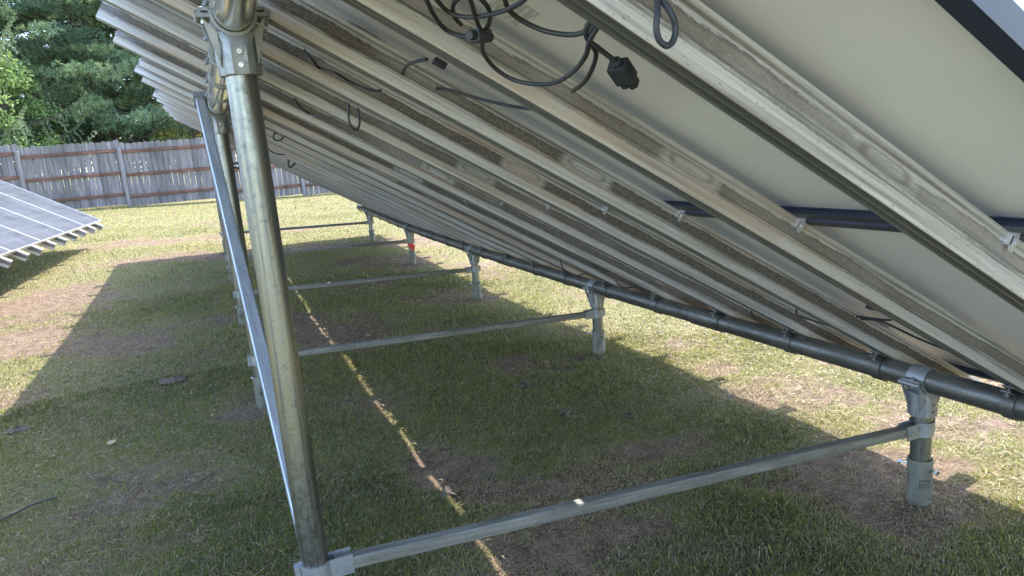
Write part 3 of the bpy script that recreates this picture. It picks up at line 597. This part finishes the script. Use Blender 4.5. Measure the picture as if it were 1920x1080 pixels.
# clods of earth
CL = [((-2.77,3.46),.10,'largest brown earth clod on the shaded lawn left of the posts'),((-.46,1.35),.05,'small earth clod in the sun below the second cross brace end'),((-.73,2.11),.06,'small dark earth clod in shade left of the second front post'),
      ((-.74,1.57),.05,'small dark earth clod in shade right in front of the second cross brace'),((.67,2.73),.04,'small earth clod on the sunny grass beyond the front pipe'),((-3.55,2.9),.07,'rough brown earth clod near the left shadow edge'),((-1.59,.98),.05,'dark crumbly earth clod beside the light stripe')]
for (x, y), s, lb in CL:
    u = rng.normal(size=(14, 3)); mb = MB(); n = 14; rings = []
    for k in range(7):
        ph = math.pi*k/6; rr = max(math.sin(ph), .03)
        rings.append([((rr*math.cos(t)*(1+.5*(random.random()-.5)))*s, (rr*math.sin(t)*(.75+.5*(random.random()-.5)))*s, (-math.cos(ph)*.4*(1+.5*(random.random()-.5)))*s) for t in [i*2*math.pi/n for i in range(n)]])
    mb.loft(rings, True); o = link('earth_clod', mb.mesh('earth_clod', M['earth'], 20), None, (x, y, float(gz(x, y))+.0)); tag(o, lb, 'clod', 'clods of earth on the lawn')

LF = [((-3.02,2.35),.03,.4,'pale yellow leaf lying on the shaded grass at the left'),((-1.33,3.95),.035,1.7,'dry brown leaf on the grass just behind the second cross brace')]
for (x, y), s_, a, lb in LF:
    mb = MB(); P = []
    for k in range(9):
        t = k/8; wv = math.sin(t*math.pi)**.8*.42; P.append([(t-.5, sgn*wv, .10*wv*abs(sgn)+.12*(t-.4)**2) for sgn in (-1, -.5, 0, .5, 1)])
    mb.loft([[tuple(c*s_*1.6 for c in q) for q in r] for r in P], False, False); mb.tube([(.5*s_*1.6, 0, .002), (.72*s_*1.6, .004, .006)], .0008, 5)
    o = link('fallen_leaf', mb.mesh('fallen_leaf', M['dleaf'], 60), None, (x, y, float(gz(x, y))+.022)); o.rotation_euler = (.15, -.1, a); tag(o, lb, 'leaf', 'fallen leaves')

# ------------------------------------------------------------------ fence
FY = 21.3; fx0 = [-16.6+2.42*k for k in range(11)]
FN = empty('fence', (-4.5, FY, float(gz0(-4.5, FY))), 'weathered grey board fence with red brown rails across the yard far end', 'fence')
for k in range(len(fx0)-1):
    xa, xb = fx0[k]+.05, fx0[k+1]+.0; xm = (xa+xb)/2; zb = float(gz0(xm, FY))+.03+.02*((k*7) % 3-1)
    mb = MB(); x = xa-.02; i = 0
    while x < xb-.06:
        wd = .1425+random.uniform(-.002, .003); h = 1.78+random.uniform(-.022, .018); tl = random.gauss(0, .003); y = .03+random.uniform(-.005, .005); c = .028; x0 = x+random.uniform(-.002, .002)-xm
        P = [(x0,0),(x0+wd,0),(x0+wd+tl,h-c),(x0+wd-c+tl,h),(x0+c+tl,h),(x0+tl,h-c)]
        vs_ = [(a, y, b_) for a, b_ in P]+[(a, y+.016, b_) for a, b_ in P]; nP = len(P)
        mb.add(vs_, [tuple(range(nP)), tuple(range(2*nP-1, nP-1, -1))]+[(j, (j+1) % nP, nP+(j+1) % nP, nP+j) for j in range(nP)])
        x += .1525
    pn = link('board_panel', mb.mesh('board_panel', M['board'], 25), FN, Vector((xm, FY, zb))-FN.location)
    for rz in (.30, .90, 1.53):
        mb = MB(); mb.box((0, 0, 0), (xb-xa+.02, .04, .088)); link('rail', mb.mesh('rail', M['frail'], 30, .003), pn, (-.02, .006, rz+random.uniform(-.02, .02)))
for k, x in enumerate(fx0):
    z = float(gz0(x, FY)); mb = MB(); s = .048
    mb.loft([[(-s,-s,-.2),(s,-s,-.2),(s,s,-.2),(-s,s,-.2)],[(-s,-s,1.62),(s,-s,1.62),(s,s,1.62),(-s,s,1.62)],[(-s*.8,-s*.8,1.64),(s*.8,-s*.8,1.64),(s*.8,s*.8,1.64),(-s*.8,s*.8,1.64)]])
    link('post', mb.mesh('post', M['fpost'], 25), FN, Vector((x+.02, FY-.04, z+.02))-FN.location)

# ------------------------------------------------------------------ trees
class Leaves:
    def __init__(s): s.V = []; s.T = []
    def add(s, c, d, L, wd, tint):       # c (n,3) base, d (n,3) direction, quads as slim rhombs
        n_ = len(c); rnd = rng.normal(size=(n_, 3)); side = np.cross(d, rnd); side /= np.linalg.norm(side, axis=1)[:, None]+1e-9
        L = np.broadcast_to(L, n_)[:, None]; wd = np.broadcast_to(wd, n_)[:, None]
        s.V.append(np.stack([c, c+d*L*.5+side*wd/2, c+d*L, c+d*L*.5-side*wd/2], 1).reshape(-1, 3)); s.T.append(np.repeat(tint, 4))
    def mesh(s, name, mat_):
        V = np.concatenate(s.V); return np_mesh(name, V, np.arange(len(V)).reshape(-1, 4), mat_, {'tint': np.concatenate(s.T)})
def unit(v): return v/(np.linalg.norm(v, axis=-1, keepdims=True)+1e-9)
def pine_meshes(H, seed, zmin=.8, reach=4.6, nl=95):
    r = np.random.default_rng(seed); lv = Leaves(); mb = MB()
    mb.tube([(0,0,-.3),(.1,0,H*.3),(0,.1,H*.7),(0,0,H)], .2, 10, rr=[.28,.22,.12,.03])
    for k in range(nl):
        z = zmin+(H-zmin-.5)*(k/nl)**1.15; a = k*2.4+r.uniform(-.5, .5); Lm = reach*(1-(z/H)**1.5)*r.uniform(.6, 1.08)+.5
        ca, sa = math.cos(a), math.sin(a); rise = r.uniform(-.02, .22)
        pts = [Vector((ca*Lm*t, sa*Lm*t, z+rise*Lm*t-.10*Lm*t*(1-t)*2+.1*t*t*Lm)) for t in (0, .35, .7, 1)]
        mb.tube(pts, .04, 5, rr=[.055, .04, .025, .01])
        npad = int(3+Lm*2.1)
        for j in range(npad):
            t = r.uniform(.3, 1.03); q = np.array(pts[0].lerp(pts[3], t)); q[2] += .05
            lat = r.normal(0, .22*Lm*.55*(1.2-abs(t-.7))); q[:2] += np.array([-sa, ca])*lat; q[2] += r.normal(0, .1)
            mb.tube([Vector(pts[0].lerp(pts[3], max(t-.2, .05))), Vector(q)], .012, 4, False)
            nt_ = 26; sz = r.uniform(.35, .62)
            e = r.normal(size=(nt_, 3)); e = unit(e)*r.random((nt_, 1))**.4; c = q+e*np.array([sz, sz, sz*.36])
            nn = 13; cc_ = np.repeat(c, nn, 0); out = np.repeat(e, nn, 0)*.7+np.array([ca*.35, sa*.35, .5])
            d = unit(out+r.normal(0, .75, (nt_*nn, 3))); base = r.uniform(.1, .95)
            lv.add(cc_, d, r.uniform(.10, .19, nt_*nn), .021, np.clip(base+np.repeat(r.normal(0, .12, nt_), nn)+r.normal(0, .08, nt_*nn), 0, 1))
    return mb.mesh('trunk', M['bark'], 50), lv.mesh('crown', M['pine'])
def spruce_meshes(H, seed, reach=2.6, nl=70):
    r = np.random.default_rng(seed); lv = Leaves(); mb = MB()
    mb.tube([(0,0,-.3),(0,0,H*.5),(0,0,H)], .18, 10, rr=[.22,.14,.02])
    for k in range(nl):
        z = 1.2+(H-1.6)*(k/nl); a = k*2.4+r.uniform(-.4, .4); Lm = reach*(1-(z/H)**1.3)*r.uniform(.75, 1.1)+.3; ca, sa = math.cos(a), math.sin(a)
        f = lambda t: np.array([ca*Lm*t, sa*Lm*t, z-.28*Lm*math.sin(t*2.4)+.16*Lm*t*t])
        mb.tube([Vector(f(t)) for t in (0, .25, .5, .75, 1)], .03, 5, rr=[.045,.035,.025,.016,.006])
        for t in np.arange(.12, 1.0, .035):
            b0 = f(t); lat = r.uniform(-1, 1)*.32*Lm*(1.05-t); b0 = b0+np.array([-sa*lat, ca*lat, -.12*abs(lat)])
            hl = r.uniform(.25, .75)*(1.1-.5*t); ns = int(hl/.03)+3
            tt = np.linspace(0, 1, ns)[:, None]; sw = r.normal(0, .1, 3); path = b0+tt*np.array([ca*.12+sw[0], sa*.12+sw[1], -hl])
            for rep in range(4):
                d = unit(np.array([ca*.2, sa*.2, -.8])+r.normal(0, .55, (ns, 3)))
                lv.add(path, d, r.uniform(.05, .10, ns), .022, np.clip(.45+.35*(1-tt[:, 0])*0+r.normal(0, .2, ns), 0, 1))
        for t in np.linspace(.3, 1.05, 26):   # needles along the bough tip
            d = unit(np.array([ca*.6, sa*.6, .1])+r.normal(0, .6, (14, 3))); lv.add(np.repeat(f(t)[None], 14, 0), d, .09, .02, np.clip(.6+r.normal(0, .2, 14), 0, 1))
    return mb.mesh('trunk', M['bark'], 50), lv.mesh('crown', M['spruce'])
def broad_meshes(H, seed, rad, nclump, mat_, leaf=.11, zlo=.25):
    r = np.random.default_rng(seed); lv = Leaves(); mb = MB(); mb.tube([(0,0,-.3),(.05,0,H*.4),(0,.08,H*.8)], .08, 8, rr=[.11,.07,.02])
    for k in range(nclump):
        a = r.uniform(0, 6.283); zf = r.uniform(zlo, 1); rr = rad*math.sqrt(max(0, 1-((zf-.55)/.5)**2))*r.uniform(.35, 1.0); q = np.array([math.cos(a)*rr, math.sin(a)*rr, H*zf])
        mb.tube([(0, 0, H*zf*.55), Vector(q*np.array([.5,.5,.85])), Vector(q)], .015, 5, False, rr=[.03, .018, .006])
        n_ = 150; e = unit(r.normal(size=(n_, 3)))*r.random((n_, 1))**.5; c = q+e*np.array([.5, .5, .3])*r.uniform(.6, 1.1)
        d = unit(e*.5+r.normal(0, .6, (n_, 3))+np.array([0, 0, -.25])); lv.add(c, d, r.uniform(.7, 1.2, n_)*leaf, leaf*.55, np.clip(r.uniform(.2, .75)+r.normal(0, .15, n_), 0, 1))
    return mb.mesh('trunk', M['bark'], 50), lv.mesh('crown', mat_)
def tree(name, ms, x, y, rz, sc, label, cat, group=None):
    o = empty(name, (x, y, float(gz0(x, y))), label, cat, group); o.rotation_euler = (0, 0, rz); o.scale = (sc,)*3
    link('trunk', ms[0], o); link('crown', ms[1], o); return o
PM = pine_meshes(15, 3); PM2 = pine_meshes(14, 8)
tree('pine_tree', PM, -5.6, 27.2, .4, 1, 'tall dark pine with cloud like boughs filling the gap above the middle of the fence', 'pine tree', 'evergreen trees behind the fence')
tree('pine_tree', PM2, -1.9, 28.0, 2.0, 1, 'sunlit lower pine whose boughs reach the array edge above the fence', 'pine tree', 'evergreen trees behind the fence')
tree('pine_tree', PM2, -9.8, 29.5, 4.0, 1.15, 'shadowy pine standing deep behind the drooping spruce', 'pine tree', 'evergreen trees behind the fence')
tree('pine_tree', PM, -4.2, 33.5, 3.1, 1.2, 'farthest dark pine glimpsed between the nearer pine boughs', 'pine tree', 'evergreen trees behind the fence')
SM = spruce_meshes(13, 5, 3.4, 80)
tree('spruce_tree', SM, -8.5, 23.3, .0, 1, 'spruce with drooping twigs hanging in at the left edge', 'spruce tree', 'evergreen trees behind the fence')
tree('leafy_tree', broad_meshes(4.4, 6, 1.35, 60, M['leaf']), -7.5, 22.9, 0, 1, 'bright green broadleaf sapling rising behind the left end of the fence', 'tree')
tree('leafy_bush', broad_meshes(3.4, 9, 1.2, 34, M['yleaf'], .09), -2.4, 24.6, 0, 1, 'yellowing bush peeping over the fence beside the array edge', 'bush')
